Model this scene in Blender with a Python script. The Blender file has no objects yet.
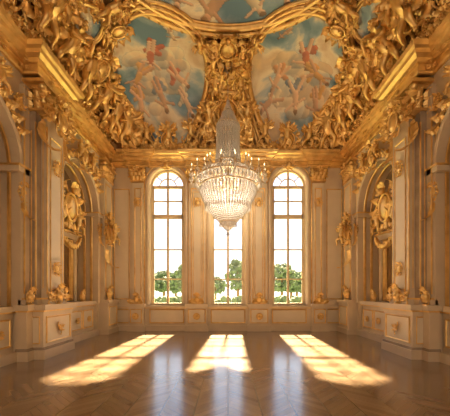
import bpy, math, random
import numpy as np
from mathutils import Matrix, Vector
random.seed(7); rng=np.random.default_rng(7)
scn=bpy.context.scene
pi=math.pi
try:
    scn.view_settings.view_transform='Standard'
except Exception: pass

# ------------------------------------------------------------ materials
def mat(name, col, rough=.5, metal=0., noise=0., nscale=5., **kw):
    m=bpy.data.materials.new(name); m.use_nodes=True
    nt=m.node_tree; b=nt.nodes['Principled BSDF']
    b.inputs['Base Color'].default_value=(*col,1); b.inputs['Roughness'].default_value=rough
    b.inputs['Metallic'].default_value=metal
    for k,v in kw.items(): b.inputs[k].default_value=v
    if noise>0:
        tc=nt.nodes.new('ShaderNodeTexCoord'); n=nt.nodes.new('ShaderNodeTexNoise')
        n.inputs['Scale'].default_value=nscale; n.inputs['Detail'].default_value=4
        nt.links.new(tc.outputs['Object'],n.inputs['Vector'])
        r=nt.nodes.new('ShaderNodeValToRGB')
        r.color_ramp.elements[0].position=.3; r.color_ramp.elements[1].position=.7
        r.color_ramp.elements[0].color=(*[c*(1-noise) for c in col],1)
        r.color_ramp.elements[1].color=(*[min(1,c*(1+noise*.5)) for c in col],1)
        nt.links.new(n.outputs['Fac'],r.inputs['Fac']); nt.links.new(r.outputs['Color'],b.inputs['Base Color'])
    return m
GOLD=mat('gilt',(.95,.65,.28),.36,.75,.22,4)
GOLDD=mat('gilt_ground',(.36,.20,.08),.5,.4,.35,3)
CREAM=mat('cream_paint',(.70,.585,.445),.42,0,.08,2)
CREAM2=mat('cream_panel',(.78,.68,.54),.4,0,.06,2)
STONE=mat('taupe_marble',(.42,.34,.27),.25,0,.25,3)
NICHE=mat('niche_shade_brown',(.34,.24,.15),.6,0,.2,3)  # niche back walls: recess shade painted in as a darker brown
WHITE=mat('window_paint',(.72,.60,.42),.4)
CANDLE=mat('candle_wax',(.9,.85,.7),.5)
BRASS=mat('pale_brass',(.75,.62,.45),.3,.7)
BULB=mat('candle_flame',(1,.8,.5),.5); bb=BULB.node_tree.nodes['Principled BSDF']
bb.inputs['Emission Color'].default_value=(1,.75,.4,1); bb.inputs['Emission Strength'].default_value=4
CRY=mat('crystal',(.97,.97,.99),.08,0,**{'Transmission Weight':.12,'IOR':1.6,'Specular IOR Level':1.0})
MIRROR=mat('antique_mirror',(.26,.17,.10),.12,.9,.2,2)
LEAFM=mat('foliage',(.16,.23,.15),.8,0,.4,1.5)
LAWN=mat('lawn',(.18,.24,.11),.9,0,.3,.5)

def glass():
    m=bpy.data.materials.new('window_glass'); m.use_nodes=True; nt=m.node_tree; nt.nodes.clear()
    o=nt.nodes.new('ShaderNodeOutputMaterial'); t=nt.nodes.new('ShaderNodeBsdfTransparent'); g=nt.nodes.new('ShaderNodeBsdfGlossy')
    g.inputs['Roughness'].default_value=.02; x=nt.nodes.new('ShaderNodeMixShader'); x.inputs[0].default_value=.06
    nt.links.new(t.outputs[0],x.inputs[1]); nt.links.new(g.outputs[0],x.inputs[2]); nt.links.new(x.outputs[0],o.inputs[0]); return m
GLASS=glass()

def floor_mat():
    m=bpy.data.materials.new('parquet'); m.use_nodes=True; nt=m.node_tree; b=nt.nodes['Principled BSDF']
    N=nt.nodes.new; L=nt.links.new
    tc=N('ShaderNodeTexCoord'); sp=N('ShaderNodeSeparateXYZ'); L(tc.outputs['Object'],sp.inputs[0])
    def mth(op,a,bv=None,c=None):
        n=N('ShaderNodeMath'); n.operation=op
        for i,q in enumerate((a,bv,c)):
            if q is None: continue
            if isinstance(q,(int,float)): n.inputs[i].default_value=q
            else: L(q,n.inputs[i])
        return n.outputs[0]
    W=.9
    u=mth('DIVIDE',sp.outputs[0],W); fu=mth('FRACT',mth('ADD',u,100.5)); iu=mth('FLOOR',mth('ADD',u,100.5))
    tri=mth('ABSOLUTE',mth('SUBTRACT',fu,.5)); tri2=mth('MULTIPLY',tri,W)
    v=mth('DIVIDE',mth('ADD',sp.outputs[1],tri2),.14); fv=mth('FRACT',mth('ADD',v,100)); iv=mth('FLOOR',mth('ADD',v,100))
    side=mth('GREATER_THAN',fu,.5)
    cx=N('ShaderNodeCombineXYZ'); L(mth('ADD',mth('MULTIPLY',iu,2),side),cx.inputs[0]); L(iv,cx.inputs[1])
    wn=N('ShaderNodeTexWhiteNoise'); wn.noise_dimensions='2D'; L(cx.outputs[0],wn.inputs['Vector'])
    r=N('ShaderNodeValToRGB'); r.color_ramp.elements[0].color=(.19,.125,.08,1); r.color_ramp.elements[1].color=(.31,.215,.14,1)
    L(wn.outputs['Value'],r.inputs[0])
    gap=mth('MAXIMUM',mth('LESS_THAN',fv,.06),mth('GREATER_THAN',tri,.49)); gap=mth('MAXIMUM',gap,mth('LESS_THAN',tri,.01))
    mx=N('ShaderNodeMix'); mx.data_type='RGBA'; L(gap,mx.inputs[0]); L(r.outputs[0],mx.inputs[6]); mx.inputs[7].default_value=(.09,.06,.04,1)
    ns=N('ShaderNodeTexNoise'); ns.inputs['Scale'].default_value=1.2; L(tc.outputs['Object'],ns.inputs['Vector'])
    L(mx.outputs[2],b.inputs['Base Color'])
    L(mth('ADD',mth('MULTIPLY',ns.outputs['Fac'],.12),.15),b.inputs['Roughness'])
    b.inputs['Specular IOR Level'].default_value=.8; b.inputs['Coat Weight'].default_value=.6; b.inputs['Coat Roughness'].default_value=.14
    return m
FLOORM=floor_mat()

def fresco_mat():
    m=bpy.data.materials.new('fresco_paint'); m.use_nodes=True; nt=m.node_tree; b=nt.nodes['Principled BSDF']
    N=nt.nodes.new; L=nt.links.new
    tc=N('ShaderNodeTexCoord'); ns=N('ShaderNodeTexNoise'); ns.inputs['Scale'].default_value=.62; ns.inputs['Detail'].default_value=8
    ns.inputs['Distortion'].default_value=.5; L(tc.outputs['Object'],ns.inputs['Vector'])
    r=N('ShaderNodeValToRGB'); e=r.color_ramp.elements
    e[0].position=.38; e[0].color=(.15,.31,.48,1); e[1].position=.68; e[1].color=(.95,.76,.46,1)
    x=e.new(.47); x.color=(.35,.52,.66,1); x=e.new(.53); x.color=(.92,.86,.72,1); x=e.new(.60); x.color=(.72,.60,.46,1)
    L(ns.outputs['Fac'],r.inputs[0])
    at=N('ShaderNodeAttribute'); at.attribute_name='fig'
    mx=N('ShaderNodeMix'); mx.data_type='RGBA'; L(at.outputs['Alpha'],mx.inputs[0]); L(r.outputs[0],mx.inputs[6]); L(at.outputs['Color'],mx.inputs[7])
    L(mx.outputs[2],b.inputs['Base Color']); b.inputs['Roughness'].default_value=.6
    return m
FRESCO=fresco_mat()

# ------------------------------------------------------------ mesh accumulator
class M:
    def __init__(s): s.v=[];s.f=[];s.n=0   # f: (array(k,3|4), matarray)
    def add(s,V,F,mi=0,X=None):
        V=np.asarray(V,float).reshape(-1,3)
        flip=False
        if X is not None:
            X=np.asarray(X); V=V@X[:3,:3].T+X[:3,3]; flip=np.linalg.det(X[:3,:3])<0
        s.v.append(V)
        if not isinstance(F,list): F=[F]
        for f in F:
            f=np.asarray(f,int)
            if f.size==0: continue
            if flip: f=f[:,::-1]
            s.f.append((f+s.n,np.full(len(f),mi)))
        s.n+=len(V); return s
    def merge(s,o,X=None,mi=None):
        if not o.v: return s
        V=np.concatenate(o.v); flip=False
        if X is not None:
            X=np.asarray(X); V=V@X[:3,:3].T+X[:3,3]; flip=np.linalg.det(X[:3,:3])<0
        s.v.append(V)
        for f,m in o.f:
            if flip: f=f[:,::-1]
            s.f.append((f+s.n, m if mi is None else np.full(len(f),mi)))
        s.n+=len(V); return s
    def pack(s):
        q=[(f,m) for f,m in s.f if f.shape[1]==4]; t=[(f,m) for f,m in s.f if f.shape[1]==3]
        s.v=[np.concatenate(s.v)]; s.f=[]
        for g in (q,t):
            if g: s.f.append((np.concatenate([a for a,_ in g]),np.concatenate([b for _,b in g])))
        return s
    def obj(s,name,mats,smooth=False,parent=None):
        s.pack(); V=s.v[0]; F=[];ms=[]
        for f,m in s.f: F+=f.tolist(); ms.append(m)
        me=bpy.data.meshes.new(name); me.from_pydata(V.tolist(),[],F)
        for m in mats: me.materials.append(m)
        me.polygons.foreach_set('material_index',np.concatenate(ms).astype(np.int32))
        me.polygons.foreach_set('use_smooth',np.full(len(F),smooth))
        me.update(); ob=bpy.data.objects.new(name,me); scn.collection.objects.link(ob)
        if parent: ob.parent=parent
        return ob
def empty(name,loc=(0,0,0)):
    o=bpy.data.objects.new(name,None); o.location=loc; scn.collection.objects.link(o); return o

def box(x0,x1,y0,y1,z0,z1):
    V=[(x,y,z) for z in (z0,z1) for y in (y0,y1) for x in (x0,x1)]
    return V,np.array([(0,2,3,1),(4,5,7,6),(0,1,5,4),(2,6,7,3),(0,4,6,2),(1,3,7,5)])
def gridfaces(n,m,cn=False,cm=False):
    i=np.arange(n if cn else n-1); j=np.arange(m if cm else m-1)
    I,J=np.meshgrid(i,j,indexing='ij'); I2=(I+1)%n; J2=(J+1)%m
    return np.stack([I*m+J,I2*m+J,I2*m+J2,I*m+J2],-1).reshape(-1,4)
def tube(P,R,n=8):
    P=np.asarray(P,float); R=np.broadcast_to(R,(len(P),))
    T=np.gradient(P,axis=0); T/=np.linalg.norm(T,axis=1)[:,None]+1e-9
    up=np.array([0,0,1.]) if abs(T[0,2])<.9 else np.array([0,1.,0])
    V=[];u=up
    for p,t,r in zip(P,T,R):
        u=u-t*np.dot(u,t); u/=np.linalg.norm(u)+1e-9; w=np.cross(t,u)
        a=np.arange(n)*2*pi/n
        V.append(p+r*(np.cos(a)[:,None]*u+np.sin(a)[:,None]*w))
    return np.concatenate(V),gridfaces(len(P),n,False,True)
def lathe(prof,n=24,axis='z'):
    a=np.arange(n)*2*pi/n; V=[]
    for r,z in prof: V.append(np.stack([r*np.cos(a),r*np.sin(a),np.full(n,z)],1))
    V=np.concatenate(V)
    if axis=='y': V=np.stack([V[:,0],V[:,2],-V[:,1]],1)
    return V,gridfaces(len(prof),n,False,True)[:,::-1]
def ring(P,prof,closed=True):
    P=np.asarray(P,float); n=len(P)
    D=np.roll(P,-1,0)-P
    if not closed: D[-1]=D[-2]
    D/=np.linalg.norm(D,axis=1)[:,None]; Nn=np.stack([-D[:,1],D[:,0]],1)
    Np=np.roll(Nn,1,0)
    if not closed: Np[0]=Nn[0]
    mt=(Nn+Np)/(1+np.sum(Nn*Np,1))[:,None]
    V=[]
    for p,q in zip(P,mt):
        for o,h in prof: V.append((p[0]+q[0]*o,p[1]+q[1]*o,h))
    return np.array(V),gridfaces(n,len(prof),closed,False)
def rect(a0,a1,b0,b1): return [(a0,b0),(a1,b0),(a1,b1),(a0,b1)]
def archpath(cx,w,zb,zs,n=20,r=None):
    P=[(cx-w/2,zb)]
    for i in range(n+1):
        t=pi-pi*i/n; P.append((cx+w/2*math.cos(t),zs+w/2*math.sin(t)))
    P.append((cx+w/2,zb)); return P
def frprof(w,d,c=0): return [(0,c),(0,c+d*.6),(w*.3,c+d),(w*.6,c+d*.7),(w*.8,c+d*.3),(w,c)]
def panel(m,a0,a1,b0,b1,c,w=.06,d=.04,mg=1,mp=None):
    V,F=ring(rect(a0,a1,b0,b1),frprof(w,d,c)); m.add(V,F,mg)
    if mp is not None:
        V,F=box(a0+w,a1-w,b0+w,b1-w,c-.01,c+.006); m.add(V,F,mp)
def frame(pos,n,up=(0,0,1),s=1.):
    n=Vector(n).normalized(); up=Vector(up)
    x=up.cross(n)
    if x.length<1e-4: x=Vector((1,0,0)).cross(n)
    x.normalize(); y=n.cross(x)
    X=np.eye(4); X[:3,0]=np.array(x)*s; X[:3,1]=np.array(y)*s; X[:3,2]=np.array(n)*s; X[:3,3]=pos; return X
def T(x,y,z,s=1.,rot=0,flipx=False):
    X=np.eye(4); c,si=math.cos(rot),math.sin(rot); f=-1 if flipx else 1
    X[:3,0]=np.array([c*f,si*f,0])*s; X[:3,1]=np.array([-si,c,0])*s; X[2,2]=s; X[:3,3]=(x,y,z); return X

# ------------------------------------------------------------ ornament library (x right, y up, z out)
def leaf(L=1.,W=.45,curl=1.6,n=13,m=7,lobes=4.5):
    t=np.linspace(0,1,n); th=.35-curl*.25+curl*t**2*1.3
    dy=np.cos(th)*L/(n-1); dz=np.sin(th)*L/(n-1)
    y=np.concatenate([[0],np.cumsum(dy)[:-1]]); z=np.concatenate([[0],np.cumsum(dz)[:-1]])+.04
    w=W*.5*(np.sin(pi*np.clip(t,.03,.985)**.75)**.7)*(1+.24*np.cos(2*pi*lobes*t))
    s=np.linspace(-1,1,m); V=[]
    for i in range(n):
        for q in s:
            V.append((q*w[i], y[i]-.10*abs(q)*L*.5, z[i]+.07*W*(1-abs(q))*2-.22*w[i]*q*q+.05*W*math.cos(2*pi*lobes*t[i])*abs(q)))
    return np.array(V),gridfaces(n,m)[:,::-1]
def curvy(kap,N=30,L=1.,th0=0):
    P=[(0,0)];th=th0
    for i in range(N-1):
        s=(i+.5)/(N-1); th+=kap(s)*L/(N-1)
        P.append((P[-1][0]+math.cos(th)*L/(N-1),P[-1][1]+math.sin(th)*L/(N-1)))
    return np.array(P)
def scroll(kind='C',r=.06,N=32,L=2.2):
    if kind=='C': k=lambda s:(1.0+7*abs(2*s-1)**3.0)
    elif kind=='S': k=lambda s:(8*(2*s-1)**3)
    else: k=lambda s:(.6+9*s**2.2)
    P=curvy(k,N,L); P-=P.mean(0)
    t=np.linspace(0,1,N)
    z=.05+.10*np.sin(pi*t)
    if kind in 'CS': R=r*(.55+.45*np.sin(pi*t))
    else: R=r*(1-.55*t); z=.05+.12*t
    V,F=tube(np.c_[P,z],R,7); m=M().add(V,F)
    for e in ([0,-1] if kind in 'CS' else [-1]):
        V,F=ball(r*1.1,6,8); m.add(V,F,0,T(P[e][0],P[e][1],z[e]))
    return m,P,z
def ball(r,n=8,m=10,sx=1,sy=1,sz=1):
    pr=[(r*math.sin(pi*(i+.02)/(n-1+.04)),-r*math.cos(pi*(i+.02)/(n-1+.04))) for i in range(n)]
    V,F=lathe(pr,m); return V*np.array([sx,sy,sz]),F
def shell(R=.5,ribs=9):
    n=ribs*4+1;m=7;V=[]
    for i in range(n):
        a=-.12*pi+1.24*pi*i/(n-1); rr=R*(1+.06*abs(math.sin(a*0+pi*ribs*i/(n-1))))
        for j in range(m):
            q=j/(m-1); V.append((rr*q*math.cos(a),rr*q*math.sin(a),.05+.18*R*math.sin(q*pi*.6)+.12*R*q*abs(math.sin(pi*ribs*i/(n-1)))+.25*R*q**3))
    return M().add(V,gridfaces(n,m))
def cluster(seed):
    rd=random.Random(seed); m=M()
    kinds=['C','S','V']
    for k in range(rd.choice([2,2,3])):
        s,P,z=scroll(rd.choice(kinds),r=.095,N=26,L=rd.uniform(1.6,2.2))
        X=T(rd.uniform(-.22,.22),rd.uniform(-.22,.22),rd.uniform(0,.08),rd.uniform(.75,1.05),rd.uniform(0,2*pi),rd.random()<.5)
        m.merge(s,X)
        for q in (5,12,19):
            a=math.atan2(*(P[q+1]-P[q])[::-1])-pi/2+rd.choice([-.6,.6])
            V,F=leaf(rd.uniform(.4,.6),.36,rd.uniform(1.0,1.9),9,5,3.5)
            m.add(V,F,0,X@T(P[q][0],P[q][1],z[q],1,a))
    b=rd.uniform(0,2*pi)
    for k in range(5):
        V,F=leaf(rd.uniform(.5,.8),.42,rd.uniform(1.2,2.0),11,7,4.5)
        m.add(V,F,0,T(0,0,.12,1,b+k*2*pi/5+rd.uniform(-.2,.2)))
    V,F=ball(.12,7,9,1,1,.9); m.add(V,F,0,T(0,0,.2))
    return m.pack()
CL=[cluster(i) for i in range(8)]
def rosette(r=.5,p=8):
    m=M()
    for k in range(p):
        V,F=leaf(r,r*.75,2.0,8,5,2.5); m.add(V,F,0,T(0,0,.02,1,k*2*pi/p))
    V,F=ball(r*.25,7,9); m.add(V,F,0,T(0,0,.1)); return m.pack()
ROS=rosette()
def cartouche():
    m=M()
    V,F=ball(.36,10,20,1,1.25,.45); m.add(V,F,0,T(0,0,.12))
    a=np.linspace(0,2*pi,33)[:-1]; P=np.c_[.42*np.cos(a),.53*np.sin(a),np.full(32,.16)]
    V,F=tube(np.r_[P,P[:2]],.055,8); m.add(V,F)
    sc,PP,z=scroll('C',.085,34,2.5)
    for fx in (False,True):
        sg=-1 if fx else 1
        m.merge(sc,T(.55*sg,.10,.05,.55,-.9*sg,fx)); m.merge(sc,T(.42*sg,-.55,.05,.42,-2.1*sg,fx)); m.merge(sc,T(.36*sg,.62,.05,.38,.1*sg,fx))
        for k,(x,y,r,l) in enumerate([(.5,.3,-1.0,.5),(.6,-.05,-1.5,.45),(.5,-.4,-2.0,.5),(.25,-.6,-2.7,.5),(.3,.65,-.5,.45)]):
            V,F=leaf(l,.3,1.9,12,7); m.add(V,F,0,T(x*sg,y,.1,1,r*sg))
    m.merge(shell(.34,7),T(0,.62,.12)); V,F=leaf(.6,.36,2.0); m.add(V,F,0,T(0,-.5,.12,1,pi))
    V,F=ball(.13,8,10,.9,1.1,1); m.add(V,F,0,T(0,.62,.3))
    return m.pack()
CART=cartouche()
def swag(w=1.,d=.3):
    m=M(); t=np.linspace(-1,1,17)
    P=np.c_[t*w/2,-d*(1-t*t),.06+.05*(1-t*t)]
    V,F=tube(P,.03+.045*(1-t*t),8); m.add(V,F)
    for i in range(1,16):
        for k in range(3):
            V,F=ball(.038,5,6); m.add(V,F,0,T(P[i][0]+random.uniform(-.03,.03),P[i][1]+random.uniform(-.05,.05),P[i][2]+.05))
    return m.pack()
SWAG=swag()
def skin_figure(verts,edges,radii):
    me=bpy.data.meshes.new('tmp'); me.from_pydata(verts,edges,[]); ob=bpy.data.objects.new('tmp',me); scn.collection.objects.link(ob)
    ob.modifiers.new('s','SKIN'); sub=ob.modifiers.new('u','SUBSURF'); sub.levels=1; sub.render_levels=1
    for i,r in enumerate(radii): me.skin_vertices[0].data[i].radius=(r,r)
    me.skin_vertices[0].data[0].use_root=True
    dg=bpy.context.evaluated_depsgraph_get(); ev=ob.evaluated_get(dg); e=ev.to_mesh()
    V=np.array([v.co[:] for v in e.vertices]); q=[list(p.vertices) for p in e.polygons if len(p.vertices)==4]; t=[list(p.vertices) for p in e.polygons if len(p.vertices)==3]
    ev.to_mesh_clear(); bpy.data.objects.remove(ob)
    fs=[np.array(q)]
    if t: fs.append(np.array(t))
    return M().add(V,fs)
def putto(pose=0):
    if pose==0: arms=[(.15,.40,.0),(.30,.34,.10),(.42,.50,.16),(.46,.56,.17), (-.15,.40,.0),(-.28,.24,.10),(-.24,.10,.2),(-.22,.04,.24)]; legs=[(.08,-.05,.02),(.18,-.16,.24),(.14,-.42,.20),(.16,-.47,.27),(-.08,-.05,.02),(-.26,-.18,.14),(-.36,-.40,.06),(-.42,-.45,.12)]
    else: arms=[(.15,.40,.0),(.26,.26,.14),(.12,.30,.26),(.06,.34,.28), (-.15,.40,.0),(-.30,.46,.06),(-.40,.62,.10),(-.42,.68,.1)]; legs=[(.08,-.05,.02),(.22,-.22,.10),(.12,-.44,.02),(.14,-.52,.07),(-.08,-.05,.02),(-.16,-.20,.2),(-.26,-.40,.12),(-.30,-.46,.17)]
    V=[(0,0,0),(0,.16,.05),(0,.33,.02),(0,.47,.03),(.01,.57,.05),(.01,.69,.04)]+arms+legs
    E=[(0,1),(1,2),(2,3),(3,4),(4,5),(2,6),(6,7),(7,8),(8,9),(2,10),(10,11),(11,12),(12,13),(0,14),(14,15),(15,16),(16,17),(0,18),(18,19),(19,20),(20,21)]
    R=[.12,.125,.12,.055,.11,.08]+[.065,.052,.036,.034]*2+[.095,.075,.045,.04]*2
    try: m=skin_figure(V,E,R)
    except Exception as ex:
        print('skin fail',ex); m=M()
        for a,b in E:
            VV,F=tube([V[a],V[b]],[R[a],R[b]],8); m.add(VV,F)
    V2,F2=ball(.02,5,6); m.add(V2,F2,0,T(.01,.585,.175))
    for k in range(14):   # curls of hair
        a=k*2.4; V2,F2=ball(.045,5,6); m.add(V2,F2,0,T(.01+.09*math.cos(a),.66+.06*math.sin(a)*(k%3)/2,.03+.07*math.sin(a)))
    for sg in (1,-1):     # wings
        for k in range(3):
            V2,F2=leaf(.5,.2,.8,9,5,3.5); m.add(V2,F2,0,T(.06*sg,.34,-.1,1,-sg*(.7+.4*k)))
    return m.pack()
PUT=[putto(0),putto(1)]
def urn():
    m=M(); V,F=lathe([(0,0),(.16,0),(.16,.06),(.06,.1),(.05,.16),(.17,.26),(.22,.42),(.2,.52),(.12,.58),(.1,.66),(.17,.72),(.12,.74),(.06,.8),(.03,.86),(0,.95)],20,'y'); m.add(V,F)
    for k in range(8):
        a=k*pi/4; X=frame((.1*math.sin(a),.16,.1*math.cos(a)),(math.sin(a),0,math.cos(a)),(0,1,0)); V,F=leaf(.36,.17,1.5,9,5,3.5); m.add(V,F,0,X)
    s,_,_=scroll('C',.09,26,2.3)
    for fx in (False,True):
        sg=-1 if fx else 1; m.merge(s,T(.27*sg,.52,-.03,.26,-1.2*sg,fx)); m.merge(s,T(.22*sg,.16,-.03,.26,-2*sg,fx))
    for k in range(7):
        V,F=leaf(.38,.16,1.7,9,5,3.5); m.add(V,F,0,T(0,.72,.02,1,(k-3)*.38))
    return m.pack()
URN=urn()
def capital(w,d,h):   # local a centred, b from 0..h, c 0..d ; flat pilaster composite capital
    m=M(); V,F=box(-w/2-.1,w/2+.1,h*.88,h,0,d+.1); m.add(V,F)
    V,F=box(-w/2,w/2,0,h*.88,0,d); m.add(V,F); V,F=box(-w/2-.04,w/2+.04,-.04,.02,0,d+.04); m.add(V,F)
    n=max(3,int(w/.2))
    for tier,(b0,L) in enumerate([(0,.5*h),(.28*h,.52*h)]):
        for k in range(n+tier):
            a=-w/2+w*(k+.5*(1-tier))/n
            V,F=leaf(L,w/n*1.25,2.2,11,7); m.add(V,F,0,T(a,b0,d,1,0))
        for sg in (1,-1):
            for k in range(max(2,int(d/.16))):
                c=d*(k+.5)/max(2,int(d/.16)); m.add(*leaf(L,.2,2.2,11,7),0,frame((sg*w/2,b0,c),(sg,0,0),(0,1,0)))
    s,_,_=scroll('V',.13,26,2.2)
    for fx in (False,True):
        sg=-1 if fx else 1; m.merge(s,T(sg*w*.42,h*.72,d+.03,.2,-.6*sg,fx)); V,F=ball(.09,8,10); m.add(V,F,0,T(sg*(w/2+.03),h*.74,d+.03))
    m.merge(ROS,T(0,h*.85,d+.08,.35)); return m.pack()

# ------------------------------------------------------------ room dims
WX=4.9; YB=12.5; YF=-3.5; HC=7.3; RV=2.8; HR=2.4
XL=np.eye(4); XL[:3,:3]=np.array([[0,0,1],[1,0,0],[0,1,0]]); XL[:3,3]=(-WX,0,0)
XR=np.eye(4); XR[:3,:3]=np.array([[0,0,-1],[1,0,0],[0,1,0]]); XR[:3,3]=(WX,0,0)
XB=np.eye(4); XB[:3,:3]=np.array([[1,0,0],[0,0,-1],[0,1,0]]); XB[:3,3]=(0,YB,0)
def H(x,y):
    u=np.maximum(np.abs(x)-(WX-RV),0)/RV; v=np.maximum(y-(YB-RV),0)/RV
    r=(u**4+v**4)**.25
    return HC+HR*np.sqrt(np.clip(1-r*r,0,1))
def Nrm(x,y):
    e=.03; hx=(H(x+e,y)-H(x-e,y))/(2*e); hy=(H(x,y+e)-H(x,y-e))/(2*e)
    n=np.array([float(hx),float(hy),-1.]); return n/np.linalg.norm(n)

def arch_wall(m,a0,a1,b0,b1,c0,c1,ops,mi=0,n=20):
    cur=a0
    for (cx,w,zb,zs) in ops:
        m.add(*box(cur,cx-w/2,b0,b1,c0,c1),mi)
        if zb>b0: m.add(*box(cx-w/2,cx+w/2,b0,zb,c0,c1),mi)
        P=archpath(cx,w,zb,zs,n)[1:-1]
        V=[]
        for p in P: V+=[(p[0],p[1],c1),(p[0],b1,c1),(p[0],b1,c0),(p[0],p[1],c0)]
        m.add(V,gridfaces(len(P),4,False,True),mi)
        cur=cx+w/2
    m.add(*box(cur,a1,b0,b1,c0,c1),mi)

# floor
m=M(); m.add(*box(-WX-.8,WX+.8,YF,YB+.5,-.15,0)); m.obj('floor',[FLOORM])

# back wall
WZ=6.05
WIN=[(-2.55,1.45,1.05,WZ),(0,1.45,1.05,WZ),(2.55,1.45,1.05,WZ)]
m=M(); arch_wall(m,-WX-.8,WX+.8,0,HC+.1,-.5,0,WIN)
for (cx,w,zb,zs) in WIN:
    P=archpath(cx,w+.04,zb,zs,24)
    m.add(*ring(P,[(0,0),(0,.05),(.05,.07),(.12,.05),(.14,.0)],False),0)
    m.add(*ring(archpath(cx,w+.36,zb,zs,24),[(0,0),(0,.035),(.02,.05),(.05,.02),(.055,0)],False),1)
    m.add(*box(cx-w/2-.12,cx+w/2+.12,zb-.08,zb,-.3,.1),0)
    m.merge(CART,T(cx,zs+w/2+.12,.05,.26),1)
    panel(m,cx-w/2,cx+w/2,.3,.9,0,.05,.03,1,2)
# wall panels between windows
for a0,a1 in [(-1.62,-.93),(.93,1.62),(-3.95,-3.5),(3.5,3.95)]:
    ac=(a0+a1)/2; hw=(a1-a0)/2
    m.add(*box(a0,a1,1.1,6.1,0,.10),2)
    panel(m,a0+.08,a1-.08,1.3,5.9,.10,.04,.03,1)
    if hw>.3: panel(m,a0+.17,a1-.17,1.45,5.75,.10,.025,.02,1)
    m.merge(CART,T(ac,5.3,.12,.2),1)
m.add(*box(-WX,WX,0,.22,0,.10),0); m.add(*box(-WX,WX,.96,1.05,0,.09),0); m.add(*ring([(-WX,.93),(WX,.93)],[(0,0),(0,.05),(.03,.05),(.03,0)],False),1)
for a0,a1 in [(-4.75,-4.1),(4.1,4.75)]: panel(m,a0,a1,.3,.9,0,.05,.03,1,2); panel(m,a0,a1,1.3,5.9,0,.04,.03,1,2)
wb=M().merge(m,XB); wb.obj('wall_back',[CREAM,GOLD,CREAM2])

# pilasters on back wall: pedestal, capital, foot ornament
def bpil(ac,w,nm='pilaster'):
    m=M()
    m.add(*box(ac-w/2-.06,ac+w/2+.06,0,.25,0,.34),0); m.add(*box(ac-w/2,ac+w/2,.25,1.0,0,.28),0); m.add(*box(ac-w/2-.05,ac+w/2+.05,1.0,1.12,0,.34),0)
    panel(m,ac-w/2+.06,ac+w/2-.06,.33,.92,.28,.04,.03,1,2)
    m.merge(ROS,T(ac,.62,.29,.4),1)
    m.merge(capital(w*.8,.14,.55),T(ac,6.2,.0),1)
    m.merge(URN,T(ac,1.1,.24,.5),1)
    for s in (-1,1): 
        V,F=leaf(.5,.25,1.8); m.add(V,F,1,T(ac+s*.02,1.12,.26,.9,-s*1.1))
    o=M().merge(m,XB).obj(nm,[CREAM,GOLD,CREAM2])
for ac in (-1.275,1.275): bpil(ac,.85)
for ac in (-3.75,3.75): bpil(ac,.6)

# windows
for k,(cx,w,zb,zs) in enumerate(WIN):
    m=M()
    m.add(*ring(archpath(cx,w-.16,zb+.08,zs,24),[(.08,-.32),(0,-.32),(0,-.22),(.08,-.22)],False),0)
    m.add(*ring([(cx-w/2+.0,zb+.0),(cx+w/2,zb+.0)],[(0,-.34),(0,-.2),(.09,-.2),(.09,-.34)],False),0)
    m.add(*box(cx-.045,cx+.045,zb,zs+w/2-.08,-.31,-.22),0)
    for s in (-1,1): m.add(*box(cx+s*(w/2-.1)-.045,cx+s*(w/2-.1)+.045,zb,zs,-.3,-.23),0)
    for b,t in [(2.15,.028),(3.4,.028),(4.8,.09),(5.45,.028),(zs,.06)]:
        m.add(*box(cx-w/2,cx+w/2,b-t,b+t,-.3,-.23),0)
    a=np.linspace(0,pi,17); m.add(*tube(np.c_[cx+.36*np.cos(a),zs+.36*np.sin(a),np.full(17,-.265)],.028,6),0)
    for q in (pi*.25,pi*.75): m.add(*tube([(cx+.36*math.cos(q),zs+.36*math.sin(q),-.265),(cx+.68*math.cos(q),zs+.68*math.sin(q),-.265)],.025,6),0)
    P=archpath(cx,w,zb,zs,24); n=len(P); V=[(cx,zs,-.27)]+[(p[0],p[1],-.27) for p in P]
    m.add(V,np.array([(0,i+1,(i+1)%n+1) for i in range(n)]),1)
    M().merge(m,XB).obj('window_%d'%(k+1),[WHITE,GLASS])

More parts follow.
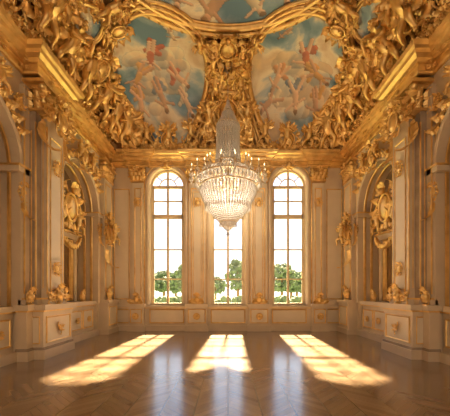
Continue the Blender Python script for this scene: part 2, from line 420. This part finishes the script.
# side walls
ARW=2.6; ARS=4.55
PIERS=[7.8,3.6,-.6]; ARC=[-2.7+.0,1.5,5.7,9.9]
def side(X,nm):
    ops=[(a,ARW,0,ARS) for a in ARC[1:]]
    m=M(); arch_wall(m,YF,YB+.0,0,HC+.1,-.7,0,ops)
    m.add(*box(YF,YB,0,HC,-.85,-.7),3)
    for (a,w,zb,zs) in ops:
        m.add(*ring(archpath(a,w,1.2,zs,28),[(0,0),(0,.06),(.06,.09),(.14,.06),(.16,0)],False),0)
        m.add(*ring(archpath(a,w+.34,1.2,zs,28),[(0,0),(0,.04),(.02,.05),(.04,.03),(.05,0)],False),1)
        m.add(*ring(archpath(a,w-.03,1.2,zs,28),[(0,-.5),(-.03,-.48),(-.03,-.42),(0,-.4)],False),1)
        m.add(*ring(archpath(a,w-.03,1.2,zs,28),[(0,-.25),(-.03,-.23),(-.03,-.17),(0,-.15)],False),1)
        # impost
        for s in (-1,1):
            m.add(*box(a+s*(w/2+.1)-.24,a+s*(w/2+.1)+.24,ARS-.16,ARS-.02,-.6,.12),0)
            m.add(*box(a+s*(w/2+.1)-.26,a+s*(w/2+.1)+.26,ARS-.04,ARS+.01,-.6,.15),1)
        # spandrel leaves
        for s in (-1,1):
            m.merge(CL[(int(a)+s)%8],T(a+s*1.2,5.95,.02,.34,s),1)
            for q in range(5):
                t=pi/2+s*(.25+q*.17); V,F=leaf(.36,.24,1.8); m.add(V,F,1,T(a+1.4*math.cos(t),ARS+1.4*math.sin(t),.05,1,t-pi/2+s*.7))
    m.add(*box(YF,YB,0,.22,0,.06),0)
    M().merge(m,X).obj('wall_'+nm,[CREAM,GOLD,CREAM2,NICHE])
    # piers
    for a in PIERS:
        m=M(); 
        for w,c,mm in ((1.5,.12,0),(1.15,.27,3),(.72,.42,0)):
            m.add(*box(a-w/2,a+w/2,1.3,6.5,0,c),mm)
            for s in (-1,1):
                m.add(*box(a+s*w/2-.012,a+s*w/2+.012,1.55,5.7,c-.02,c+.01),1)
                m.add(*box(a+s*w/2-.006,a+s*w/2+.006,1.7,5.5,c-.12,c-.09),1)
            m.add(*box(a-w/2-.05,a+w/2+.05,1.3,1.42,0,c+.06),0); m.add(*box(a-w/2-.03,a+w/2+.03,1.42,1.46,0,c+.03),1)
        panel(m,a-.25,a+.25,1.65,5.5,.42,.035,.025,1,2)
        m.merge(CART,T(a,4.8,.43,.22),1); m.merge(CART,T(a,2.2,.43,.2,pi),1)
        # pedestal
        for w,c in ((1.75,.25),(1.3,.5)):
            m.add(*box(a-w/2-.05,a+w/2+.05,0,.22,0,c+.06),0); m.add(*box(a-w/2,a+w/2,.22,1.14,0,c),0)
            m.add(*box(a-w/2-.03,a+w/2+.03,.22,.28,0,c+.03),3); m.add(*box(a-w/2-.02,a+w/2+.02,1.13,1.17,0,c+.03),1)
            m.add(*box(a-w/2-.08,a+w/2+.08,1.17,1.3,0,c+.09),0)
        panel(m,a-.55,a+.55,.36,1.02,.5,.05,.03,1,2); m.merge(CL[2],T(a,.68,.51,.22),1)
        for s in (-1,1):
            fr=np.eye(4); fr[:3,:3]=np.array([[0,0,s],[0,1,0],[-s,0,0]]); fr[:3,3]=(a+s*.65,0,0)
            k=M(); panel(k,-.42 if s>0 else .07,-.07 if s>0 else .42,.36,1.02,0,.03,.02,1,2); m.merge(k,fr)
        # capital and gilt bracket group
        m.merge(capital(1.15,.42,.7),T(a,6.0,0),1)
        m.merge(CART,T(a,6.0,.55,.5),1)
        for s in (-1,1):
            m.merge(CL[3],T(a+s*.55,6.1,.42,.48,s*.5),1)
            V,F=leaf(1.0,.36,1.4,15,7,6); m.add(V,F,1,T(a+s*.45,5.75,.35,1,pi+s*.15))
        M().merge(m,X).obj('pilaster',[CREAM,GOLD,CREAM2,STONE])
        g=M()
        g.merge(URN,T(a,1.29,.50,.55)); g.merge(CL[1],T(a+.33,1.5,.45,.28)); g.merge(CL[4],T(a-.33,1.5,.45,.28))
        for s in (-1,1): g.merge(URN,T(a+s*.72,1.29,.24,.45))
        M().merge(g,X).obj('gilded_urn',[GOLD],True)
    # corner pilasters near back wall
    a=11.85; m=M()
    m.add(*box(a-.4,a+.4,1.3,6.5,0,.18),0); m.add(*box(a-.5,a+.5,0,1.18,0,.35),0); m.add(*box(a-.56,a+.56,1.18,1.3,0,.42),0); m.add(*box(a-.54,a+.54,0,.2,0,.4),0)
    panel(m,a-.3,a+.3,1.6,5.8,.18,.04,.03,1,2); panel(m,a-.4,a+.4,.32,1.05,.35,.04,.03,1,2)
    m.merge(capital(.8,.18,.7),T(a,6.0,0),1)
    M().merge(m,X).obj('pilaster',[CREAM,GOLD,CREAM2])
    m=M(); m.merge(CART,T(a-.2,3.9,.22,.55)); m.merge(PUT[0],T(a-.25,3.75,.5,.7)); m.merge(CL[6],T(a-.2,4.5,.22,.42))
    V,F=leaf(.9,.4,1.5,15,7,6); m.add(V,F,0,T(a-.2,3.2,.2,1,pi)); m.merge(URN,T(a-.2,1.29,.3,.6))
    M().merge(m,X).obj('gilded_corbel_figure',[GOLD],True)
    # niches: dado parapet, mirror, crest
    for i,(ac) in enumerate(ARC[1:]):
        m=M()
        e=.01
        m.add(*box(ac-ARW/2+e,ac+ARW/2-e,0,1.15,-.68,-.1),0); m.add(*box(ac-ARW/2+e,ac+ARW/2-e,0,.22,-.1,-.03),0)
        m.add(*box(ac-ARW/2+e,ac+ARW/2-e,1.15,1.27,-.68,.0),0); m.add(*box(ac-ARW/2+e,ac+ARW/2-e,1.11,1.15,-.1,-.05),1)
        for k in range(3): panel(m,ac-1.2+k*.82,ac-1.2+k*.82+.74,.33,.98,-.1,.045,.03,1,2); m.merge(ROS,T(ac-.83+k*.82,.65,-.09,.3),1)
        M().merge(m,X).obj('console_cabinet',[CREAM,GOLD,CREAM2])
        m=M(); m.add(*box(ac-.62,ac+.62,1.4,3.3,-.69,-.66),2)
        m.add(*ring(rect(ac-.72,ac+.72,1.3,3.42),[(0,-.69),(0,-.58),(.05,-.55),(.12,-.6),(.14,-.66)]),1)
        m.add(*box(ac-.9,ac+.9,3.42,3.6,-.69,-.45),0); m.add(*box(ac-.95,ac+.95,3.6,3.66,-.69,-.38),1)
        for s in (-1,1): m.add(*box(ac+s*.84-.09,ac+s*.84+.09,1.28,3.42,-.69,-.55),0)
        m.merge(CART,T(ac,4.4,-.4,.85),1); m.merge(PUT[0],T(ac-.5,3.95,-.30,.75),1); m.merge(PUT[1],T(ac+.5,3.95,-.30,.75,0,True),1)
        m.merge(SWAG,T(ac,3.5,-.4,1.3),1)
        M().merge(m,X).obj('mirror_overmantel',[CREAM,GOLD,MIRROR])
        g=M()
        for s in (-1,1):
            g.merge(CART,T(ac+s*1.40,3.95,.05,.26)); 
            V,F=leaf(.6,.24,1.3); g.add(V,F,0,T(ac+s*1.40,3.75,.05,1,pi))
        g.merge(CART,T(ac,ARS+ARW/2+.22,.1,.55)); g.merge(PUT[0],T(ac-.45,ARS+ARW/2+.15,.25,.55)); g.merge(PUT[1],T(ac+.45,ARS+ARW/2+.15,.25,.55,0,True))
        g.merge(URN,T(ac-.7,1.27,-.25,.45)); g.merge(URN,T(ac+.7,1.27,-.25,.45))
        M().merge(g,X).obj('gilded_arch_ornament',[GOLD],True)
side(XL,'left'); side(XR,'right')

# cornice
path=[(WX,YF)]
for a in sorted(PIERS): path+= [(WX,a-.65),(WX-.35,a-.65),(WX-.35,a+.65),(WX,a+.65)]
path+=[(WX,YB)]
for a in (3.75,1.275,-1.275,-3.75): path+=[(a+.42,YB),(a+.42,YB-.12),(a-.42,YB-.12),(a-.42,YB)]
path+=[(-WX,YB)]
for a in sorted(PIERS,reverse=True): path+= [(-WX,a+.65),(-WX+.35,a+.65),(-WX+.35,a-.65),(-WX,a-.65)]
path+=[(-WX,YF)]
K=.22
prof=[(0,6.55),(.06,6.55),(.08,6.6),(.04,6.64),(.04,6.78),(.1,6.8),(.13,6.88),(.22,6.93),(.25,7.0),(.32,7.03),(.36,7.12),(.3,7.16),(0,7.2)]
prof=[(o,z+K) for o,z in prof]
m=M(); m.add(*ring(path,prof,False),0)
P=np.array(path)
for i in range(len(P)-1):
    d=P[i+1]-P[i]; L=np.linalg.norm(d); d/=L; nn=np.array([-d[1],d[0]])
    if L<.3: continue
    k=max(1,int(L/.26))
    for j in range(k):
        p=P[i]+d*L*(j+.5)/k
        if p[1]<2: continue
        m.add(*leaf(.26,.17,2.4,8,5,3.5),0,frame((*(p+nn*.1),7.0+K),(nn[0],nn[1],-.3),(0,0,-1)))
        if j%2==0: m.merge(ROS,frame((*(p+nn*.05),6.70+K),(nn[0],nn[1],0),(0,0,1),.16))
m.obj('trim_1',[GOLD],False)

# ------------------------------------------------------------ vault
ELL=[(-2.38,10.62,1.66,2.04),(2.38,10.62,1.66,2.04),(0,6.95,2.95,2.2),(-3.98,8.25,.42,.62),(3.98,8.25,.42,.62)]
def ev(x,y,e): return np.sqrt(((x-e[0])/e[2])**2+((y-e[1])/e[3])**2)
xs=np.linspace(-WX,WX,290); ys=np.concatenate([np.linspace(YF,5.4,40),np.linspace(5.4,YB,220)[1:]])
Xg,Yg=np.meshgrid(xs,ys,indexing='ij'); Zg=H(Xg,Yg)
gf=gridfaces(len(xs),len(ys))
V=np.stack([Xg,Yg,Zg],-1).reshape(-1,3)
cen=V[gf].mean(1); inside=np.zeros(len(gf),bool)
for e in ELL: inside|=ev(cen[:,0],cen[:,1],e)<1
m=M(); m.v=[V]; m.n=len(V); m.f=[(gf,np.where(inside,1,0))]
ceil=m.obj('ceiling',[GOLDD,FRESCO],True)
# painted figures
col=np.zeros((len(V),4)); px=V[:,0];py=V[:,1]
SKIN=[(.88,.60,.42),(.92,.68,.50),(.70,.44,.29)]; DR=[(.60,.18,.10),(.78,.46,.17),(.90,.80,.62),(.24,.32,.46),(.48,.22,.12),(.70,.36,.19)]
def paint(p,q,r,c,a_=.88):
    p=np.array(p);q=np.array(q); d=q-p; w=np.stack([px-p[0],py-p[1]],1); t=np.clip(w@d/(d@d+1e-9),0,1)
    D=w-t[:,None]*d; dist=np.linalg.norm(D,axis=1); a=dist<r
    sh=.85+.4*(D[:,0]*.6-D[:,1]*.8)/r
    for k in range(3): col[a,k]=np.clip(c[k]*sh[a],0,1)
    col[a,3]=a_
def figure(x,y,s,ang,rd,dr=None):
    R=lambda u,v:(x+s*(u*math.cos(ang)-v*math.sin(ang)),y+s*(u*math.sin(ang)+v*math.cos(ang)))
    dc=dr or rd.choice(DR); sk=rd.choice(SKIN)
    for k in range(4): paint(R(rd.uniform(-.3,.3),-.2),R(rd.uniform(-.5,.5),rd.uniform(-.8,0)),.13*s,dc)
    paint(R(-.1,-.1),R(rd.uniform(-.5,0),-.6),.09*s,sk); paint(R(.1,-.1),R(rd.uniform(0,.5),-.7),.09*s,sk)
    paint(R(0,0),R(0,.4),.16*s,rd.choice([sk,sk,dc])); 
    paint(R(.12,.4),R(rd.uniform(.3,.6),rd.uniform(.1,.7)),.06*s,sk); paint(R(-.12,.4),R(-rd.uniform(.3,.6),rd.uniform(.1,.7)),.06*s,sk)
    paint(R(0,.6),R(0.02,.66),.11*s,sk); paint(R(-.03,.7),R(.03,.72),.09*s,(.30,.17,.09))
rd=random.Random(4)
for sg in (-1,1):
    for k in range(34):
        x=sg*(2.5+rd.uniform(-.7,.9)); y=10.4+rd.uniform(-.3,1.5); r=rd.uniform(.16,.34)
        paint((x,y),(x+.2,y),r,rd.choice([(.84,.68,.46),(.66,.51,.36),(.92,.82,.64),(.70,.64,.56)]),.6)
    for (x,y,s,a,d_) in [(.25,-.35,.9,-.5,DR[0]),(.8,.3,.8,-.9,DR[1]),(-.55,.45,.75,.7,None),(.2,.95,.8,.1,DR[3]),(-.75,1.15,.7,.8,DR[2]),(1.0,1.1,.7,-.4,None),(-.6,-1.1,.42,.5,DR[2])]:
        figure(sg*(2.38+x),10.5+y,s*.85,a*sg+rd.uniform(-.3,.3),rd,d_)
for (x,y,s,a,d_) in [(-.25,1.3,1.1,.6,DR[0]),(.6,1.25,.9,-.7,DR[2]),(-1.3,1.0,.8,.3,None),(1.5,.9,.8,-.3,None),(0,.5,.8,0,None)]:
    figure(x,7.0+y,s,a,rd,d_)
at=ceil.data.color_attributes.new('fig','FLOAT_COLOR','POINT'); at.data.foreach_set('color',col.astype(np.float32).ravel())

# frames of the frescoes
m=M()
def onv(x,y,off=0): 
    n=Nrm(x,y); return np.array([x,y,float(H(x,y))])+n*off
for e in ELL:
    big=e[2]>1
    for sc_,r,off in (((1.0,.09,.07),(1.09,.06,.09),(.955,.03,.03),(1.14,.06,.04)) if big else ((1.0,.05,.05),(1.15,.04,.04))):
        a=np.linspace(0,2*pi,97)
        pts=np.array([onv(np.clip(e[0]+e[2]*sc_*math.cos(t),-WX+.03,WX-.03),min(e[1]+e[3]*sc_*math.sin(t),YB-.03),off) for t in a])
        m.add(*tube(pts,r,8))
    if not big: continue
    for k in range(56):
        t=2*pi*k/56; x=e[0]+e[2]*1.05*math.cos(t); y=e[1]+e[3]*1.05*math.sin(t)
        if abs(x)>WX-.1 or y>YB-.1: continue
        V,F=leaf(.22,.16,1.8,8,5,3.5); dx=np.array([math.cos(t),math.sin(t),0.]); m.add(V,F,0,frame(onv(x,y,.06),Nrm(x,y),tuple(dx)))
m.obj('gilded_fresco_frame',[GOLD],True)

# ornament masses over the vault
m=M(); pts=[]; tries=0; rd=random.Random(11)
while tries<9000:
    tries+=1; x=rd.uniform(-WX+.12,WX-.12); y=rd.uniform(4.2,YB-.12)
    if min(float(ev(x,y,e)) for e in ELL)<1.19: continue
    r=.44
    hh=float(H(x,y)); p=np.array([x,y,hh])
    if hh<HC+.25: continue
    if any(np.sum((p-q)**2)<r*r for q in pts): continue
    pts.append(p)
for p in pts:
    n=Nrm(p[0],p[1]); m.merge(rd.choice(CL),frame(p+n*rd.uniform(-.02,.2),n,(rd.uniform(-1,1),rd.uniform(-1,1),rd.uniform(.2,1)),rd.uniform(.42,.8)))
for i in range(40):
    t=i/39
    for sg in (-1,1):
        y=4.2+8.2*t; p=onv(sg*(WX-.05),min(y,YB-.3),0); p[0]=sg*(WX-.12); p[2]=HC+.25
        m.merge(CL[i%8],frame(p,(-sg,0,-.15),(0,0,1),rd.uniform(.45,.6)))
for i in range(24):
    x=-4.6+9.2*i/23; m.merge(CL[(i*3)%8],frame((x,YB-.14,HC+.25),(0,-1,-.15),(0,0,1),rd.uniform(.35,.48)))
def put(x,y,s,k,flip=False,off=.15):
    n=Nrm(x,y); up=np.array([0,0,1.])-n*n[2]
    X=frame(onv(x,y,off),n,tuple(up) if np.linalg.norm(up)>.2 else (0,1,0),s)
    if flip: X=X@np.diag([-1,1,1,1])
    m.merge(PUT[k],X)
for sg in (-1,1):
    for (x,y,s,k) in [(4.5,7.2,1.3,0),(4.6,8.2,1.2,1),(4.6,9.2,1.3,0),(4.3,6.4,1.2,1),(3.3,8.1,.8,0),(4.55,10.4,1.3,1),(4.5,11.4,1.2,0),(4.1,12.1,1.2,1),(3.3,12.38,.75,0),(2.4,12.4,.8,1),(1.5,12.35,.75,0),(.75,12.1,1.0,1),(.45,11.2,.8,0),(.5,10.2,.7,1),(.9,9.4,.6,0),(4.55,5.2,1.1,1),(3.7,5.4,.9,0)]:
        put(sg*x,y,s,k,sg<0,.25)
for (x,y,s) in [(0,11.9,.9),(0,9.75,.7),(-4.55,8.7,.6),(4.55,8.7,.6),(-2.5,12.42,.5),(2.5,12.42,.5),(-4.25,9.6,.7),(4.25,9.6,.7),(-4.5,6.2,.9),(4.5,6.2,.9),(-3.3,8.85,.45),(3.3,8.85,.45)]:
    n=Nrm(x,y); up=np.array([0,0,1.])-n*n[2]; m.merge(CART,frame(onv(x,y,.15),n,tuple(up) if np.linalg.norm(up)>.2 else (0,-1,0),s))
m.obj('gilded_ceiling_sculpture',[GOLD],True)

# ------------------------------------------------------------ chandelier
CX,CY=0.,10.7; ch=empty('chandelier',(CX,CY,0)); ztop=float(H(CX,CY))
g=M()
g.merge(ROS,frame((0,0,ztop-.05),(0,-.2,-1),(0,1,0),.9))
for k in range(26):
    z=ztop-.1-k*(ztop-8.2)/26; a=np.linspace(0,2*pi,11); o=k%2
    P=np.c_[.03*np.cos(a)*(1-o),.03*np.cos(a)*o,z-.02+.036*np.sin(a)]; g.add(*tube(P,.008,5))
g.add(*lathe([(.0,8.25),(.05,8.2),(.09,8.12),(.04,8.0),(.03,7.6),(.08,7.5),(.03,7.4),(.03,6.5),(.12,6.3),(.06,6.1),(.05,5.8),(.2,5.7),(.25,5.5),(.1,5.35),(.04,5.2),(.03,4.1),(.07,4.0),(.03,3.9),(0,3.82)],16))
def torus(R,z,r):
    a=np.linspace(0,2*pi,49); return tube(np.c_[R*np.cos(a),R*np.sin(a),np.full(49,z)],r,7)
for R,z,r in ((.2,8.0,.02),(.38,7.55,.025),(.44,6.2,.03),(.8,5.92,.025),(1.15,5.62,.03),(1.0,5.35,.028),(.3,4.1,.012)): g.add(*torus(R,z,r))
cd=M(); bl=M(); cr=M(); 
def bead(m_,p,s,h=None):
    h=h or s*1.3
    V=[(s,0,0),(0,s,0),(-s,0,0),(0,-s,0),(0,0,h),(0,0,-h)]
    m_.add(np.array(V)+np.array(p),np.array([(0,1,4),(1,2,4),(2,3,4),(3,0,4),(1,0,5),(2,1,5),(3,2,5),(0,3,5)]))
def arm(a,R,z0,zc):
    t=np.linspace(0,1,14); r=.1+(R-.1)*t; z=z0+(zc-z0)*t-.32*np.sin(pi*t)*(1-.3*t)
    g.add(*tube(np.c_[r*math.cos(a),r*math.sin(a),z],.013,6))
    c,s=R*math.cos(a),R*math.sin(a)
    g.add(*lathe([(0,-.06),(.02,-.04),(.06,.0),(.065,.02),(.03,.03),(.03,.09),(0,.09)],10),0,T(c,s,zc))
    cd.add(*lathe([(.02,.08),(.02,.24),(0,.24)],8),0,T(c,s,zc)); bl.add(*lathe([(0,.24),(.015,.27),(.016,.29),(.008,.32),(0,.34)],8),0,T(c,s,zc))
    for k in range(6):
        q=a+k*pi/3; bead(cr,(c+.07*math.cos(q),s+.07*math.sin(q),zc-.07),.018,.07)
    bead(cr,(c,s,zc-.16),.03,.09)
for k in range(18): arm(2*pi*k/18,1.32,5.6,5.68)
for k in range(12): arm(2*pi*(k+.5)/12,.85,5.95,5.98)
def strand(a,f,n,s=.022):
    for j in range(n):
        t=(j+.5)/n; r,z=f(t); bead(cr,(r*math.cos(a),r*math.sin(a),z),s)
L_=lambda r0,z0,r1,z1,b=0:(lambda t:(r0+(r1-r0)*t+b*math.sin(pi*t),z0+(z1-z0)*t))
for k in range(36):
    a=2*pi*k/36
    strand(a,L_(.03,8.45,.2,8.0,-.03),7,.020)
    strand(a,L_(.2,8.0,.40,7.55,-.03),9,.026)
    strand(a,L_(.40,7.55,.44,6.2,-.02),26,.032)
    strand(a+.1,L_(.27,7.5,.3,6.2,0),20,.026)
    bead(cr,(.41*math.cos(a+.1),.41*math.sin(a+.1),7.42),.03,.12)
bw=lambda R,z0,z1:(lambda t:(R*(1-.86*t**1.7),z0+(z1-z0)*t))
for k in range(54):
    a=2*pi*k/54
    strand(a,L_(.44,6.2,.8,5.92,-.06),10,.024)
    strand(a,L_(.8,5.92,1.15,5.62,-.05),9,.026)
    bead(cr,(1.15*math.cos(a),1.15*math.sin(a),5.46),.036,.14)
    bead(cr,(.8*math.cos(a),.8*math.sin(a),5.78),.03,.12)
    strand(a,bw(1.0,5.3,3.95),26,.034)
    strand(a+.07,bw(.84,5.42,4.15),24,.028)
    bead(cr,(1.0*math.cos(a),1.0*math.sin(a),5.2),.036,.13)
    bead(cr,(.80*math.cos(a),.80*math.sin(a),4.62),.03,.14)
for k in range(18):
    a=2*pi*k/18; strand(a,L_(.3,4.1,.04,3.8,.03),9,.022); bead(cr,(.3*math.cos(a),.3*math.sin(a),3.98),.025,.1)
bead(cr,(0,0,3.66),.07,.12)
g.obj('brass_frame',[BRASS],True,ch); cd.obj('candles',[CANDLE],True,ch); bl.obj('flames',[BULB],True,ch); cr.obj('crystals',[CRY],False,ch)

# ------------------------------------------------------------ garden outside
m=M(); m.add(*box(-120,120,YB+.6,180,-.6,-.5)); m.obj('garden_lawn',[LAWN])
rd=random.Random(5)
def tree(name,x,y,h,r):
    m=M(); m.add(*tube([(0,0,-.49),(.1,0,h*.4),(0,.1,h*.75)],[r*.1,r*.07,r*.03],8),1)
    for k in range(170):
        a=rd.uniform(0,2*pi); q=math.sqrt(rd.random())*r*.95; z=h*.3+rd.random()*h*.66; q*=math.sin(pi*min(1,max(.1,(z-h*.15)/(h*.9))))
        V,F=ball(r*rd.uniform(.07,.15),6,7); V=V*(1+.16*rng.standard_normal((len(V),1))); m.add(V,F,0,T(q*math.cos(a),q*math.sin(a),z))
    V_=np.eye(4); V_[:3,3]=(x,y,0); M().merge(m,V_).obj(name,[LEAFM,GOLDD],False)
for k,(x,y,h,r) in enumerate([(-10.5,60,5.5,2.6),(-7.2,52,6.6,2.8),(-15,70,6.5,3.6),(1.6,50,7.0,2.6),(-2.6,62,4.8,2.4),(9.3,52,6.6,2.8),(13,62,6.0,3.1),(16,70,6.2,3.5),(-18,65,6,3.5),(5,66,5.4,3)]):
    tree('garden_tree',x,y,h,r)
m=M()
for i in range(200):
    V,F=ball(rd.uniform(.35,.55),6,7); V=V*(1+.12*rng.standard_normal((len(V),1))); m.add(V,F,0,T(-21+i*.21,35+rd.uniform(-.4,.4),rd.choice([.22,.7])))
m.obj('garden_hedge',[LEAFM],False)

# ------------------------------------------------------------ light
sd=bpy.data.lights.new('sun','SUN'); sd.energy=78; sd.angle=.035; sd.color=(1,.75,.42); so=bpy.data.objects.new('sun',sd); scn.collection.objects.link(so)
d=Vector((-.03,-1,-.88)); so.rotation_euler=d.to_track_quat('-Z','Y').to_euler(); so.location=(0,30,25)
pl=bpy.data.lights.new('chandelier_glow','POINT'); pl.energy=130; pl.color=(1,.80,.55); pl.shadow_soft_size=.3
po=bpy.data.objects.new('chandelier_glow',pl); po.parent=ch; po.location=(0,0,5.0); scn.collection.objects.link(po)
w=bpy.data.worlds.new('sky_and_rear_fill'); scn.world=w; w.use_nodes=True; nt=w.node_tree; bg=nt.nodes['Background']
tc=nt.nodes.new('ShaderNodeTexCoord'); sp=nt.nodes.new('ShaderNodeSeparateXYZ'); nt.links.new(tc.outputs['Generated'],sp.inputs[0])
r1=nt.nodes.new('ShaderNodeValToRGB'); nt.links.new(sp.outputs[2],r1.inputs[0]); e=r1.color_ramp.elements
e[0].position=0; e[0].color=(.92,.86,.74,1); e[1].position=.5; e[1].color=(.34,.52,.85,1)
mr=nt.nodes.new('ShaderNodeMapRange'); nt.links.new(sp.outputs[1],mr.inputs[0]); mr.inputs[1].default_value=-.5; mr.inputs[2].default_value=.5
mx=nt.nodes.new('ShaderNodeMix'); mx.data_type='RGBA'; nt.links.new(mr.outputs[0],mx.inputs[0]); mx.inputs[6].default_value=(.56,.40,.25,1); nt.links.new(r1.outputs[0],mx.inputs[7])  # warm half behind the camera is added fill for the interior
nt.links.new(mx.outputs[2],bg.inputs[0]); bg.inputs[1].default_value=2.5

# ------------------------------------------------------------ camera
cd_=bpy.data.cameras.new('camera'); cam=bpy.data.objects.new('camera',cd_); scn.collection.objects.link(cam)
cam.location=(0,0,1.6); cam.rotation_euler=(pi/2,0,0); cd_.sensor_width=36; cd_.lens=24; cd_.shift_y=.187; cd_.shift_x=-.0067
scn.camera=cam
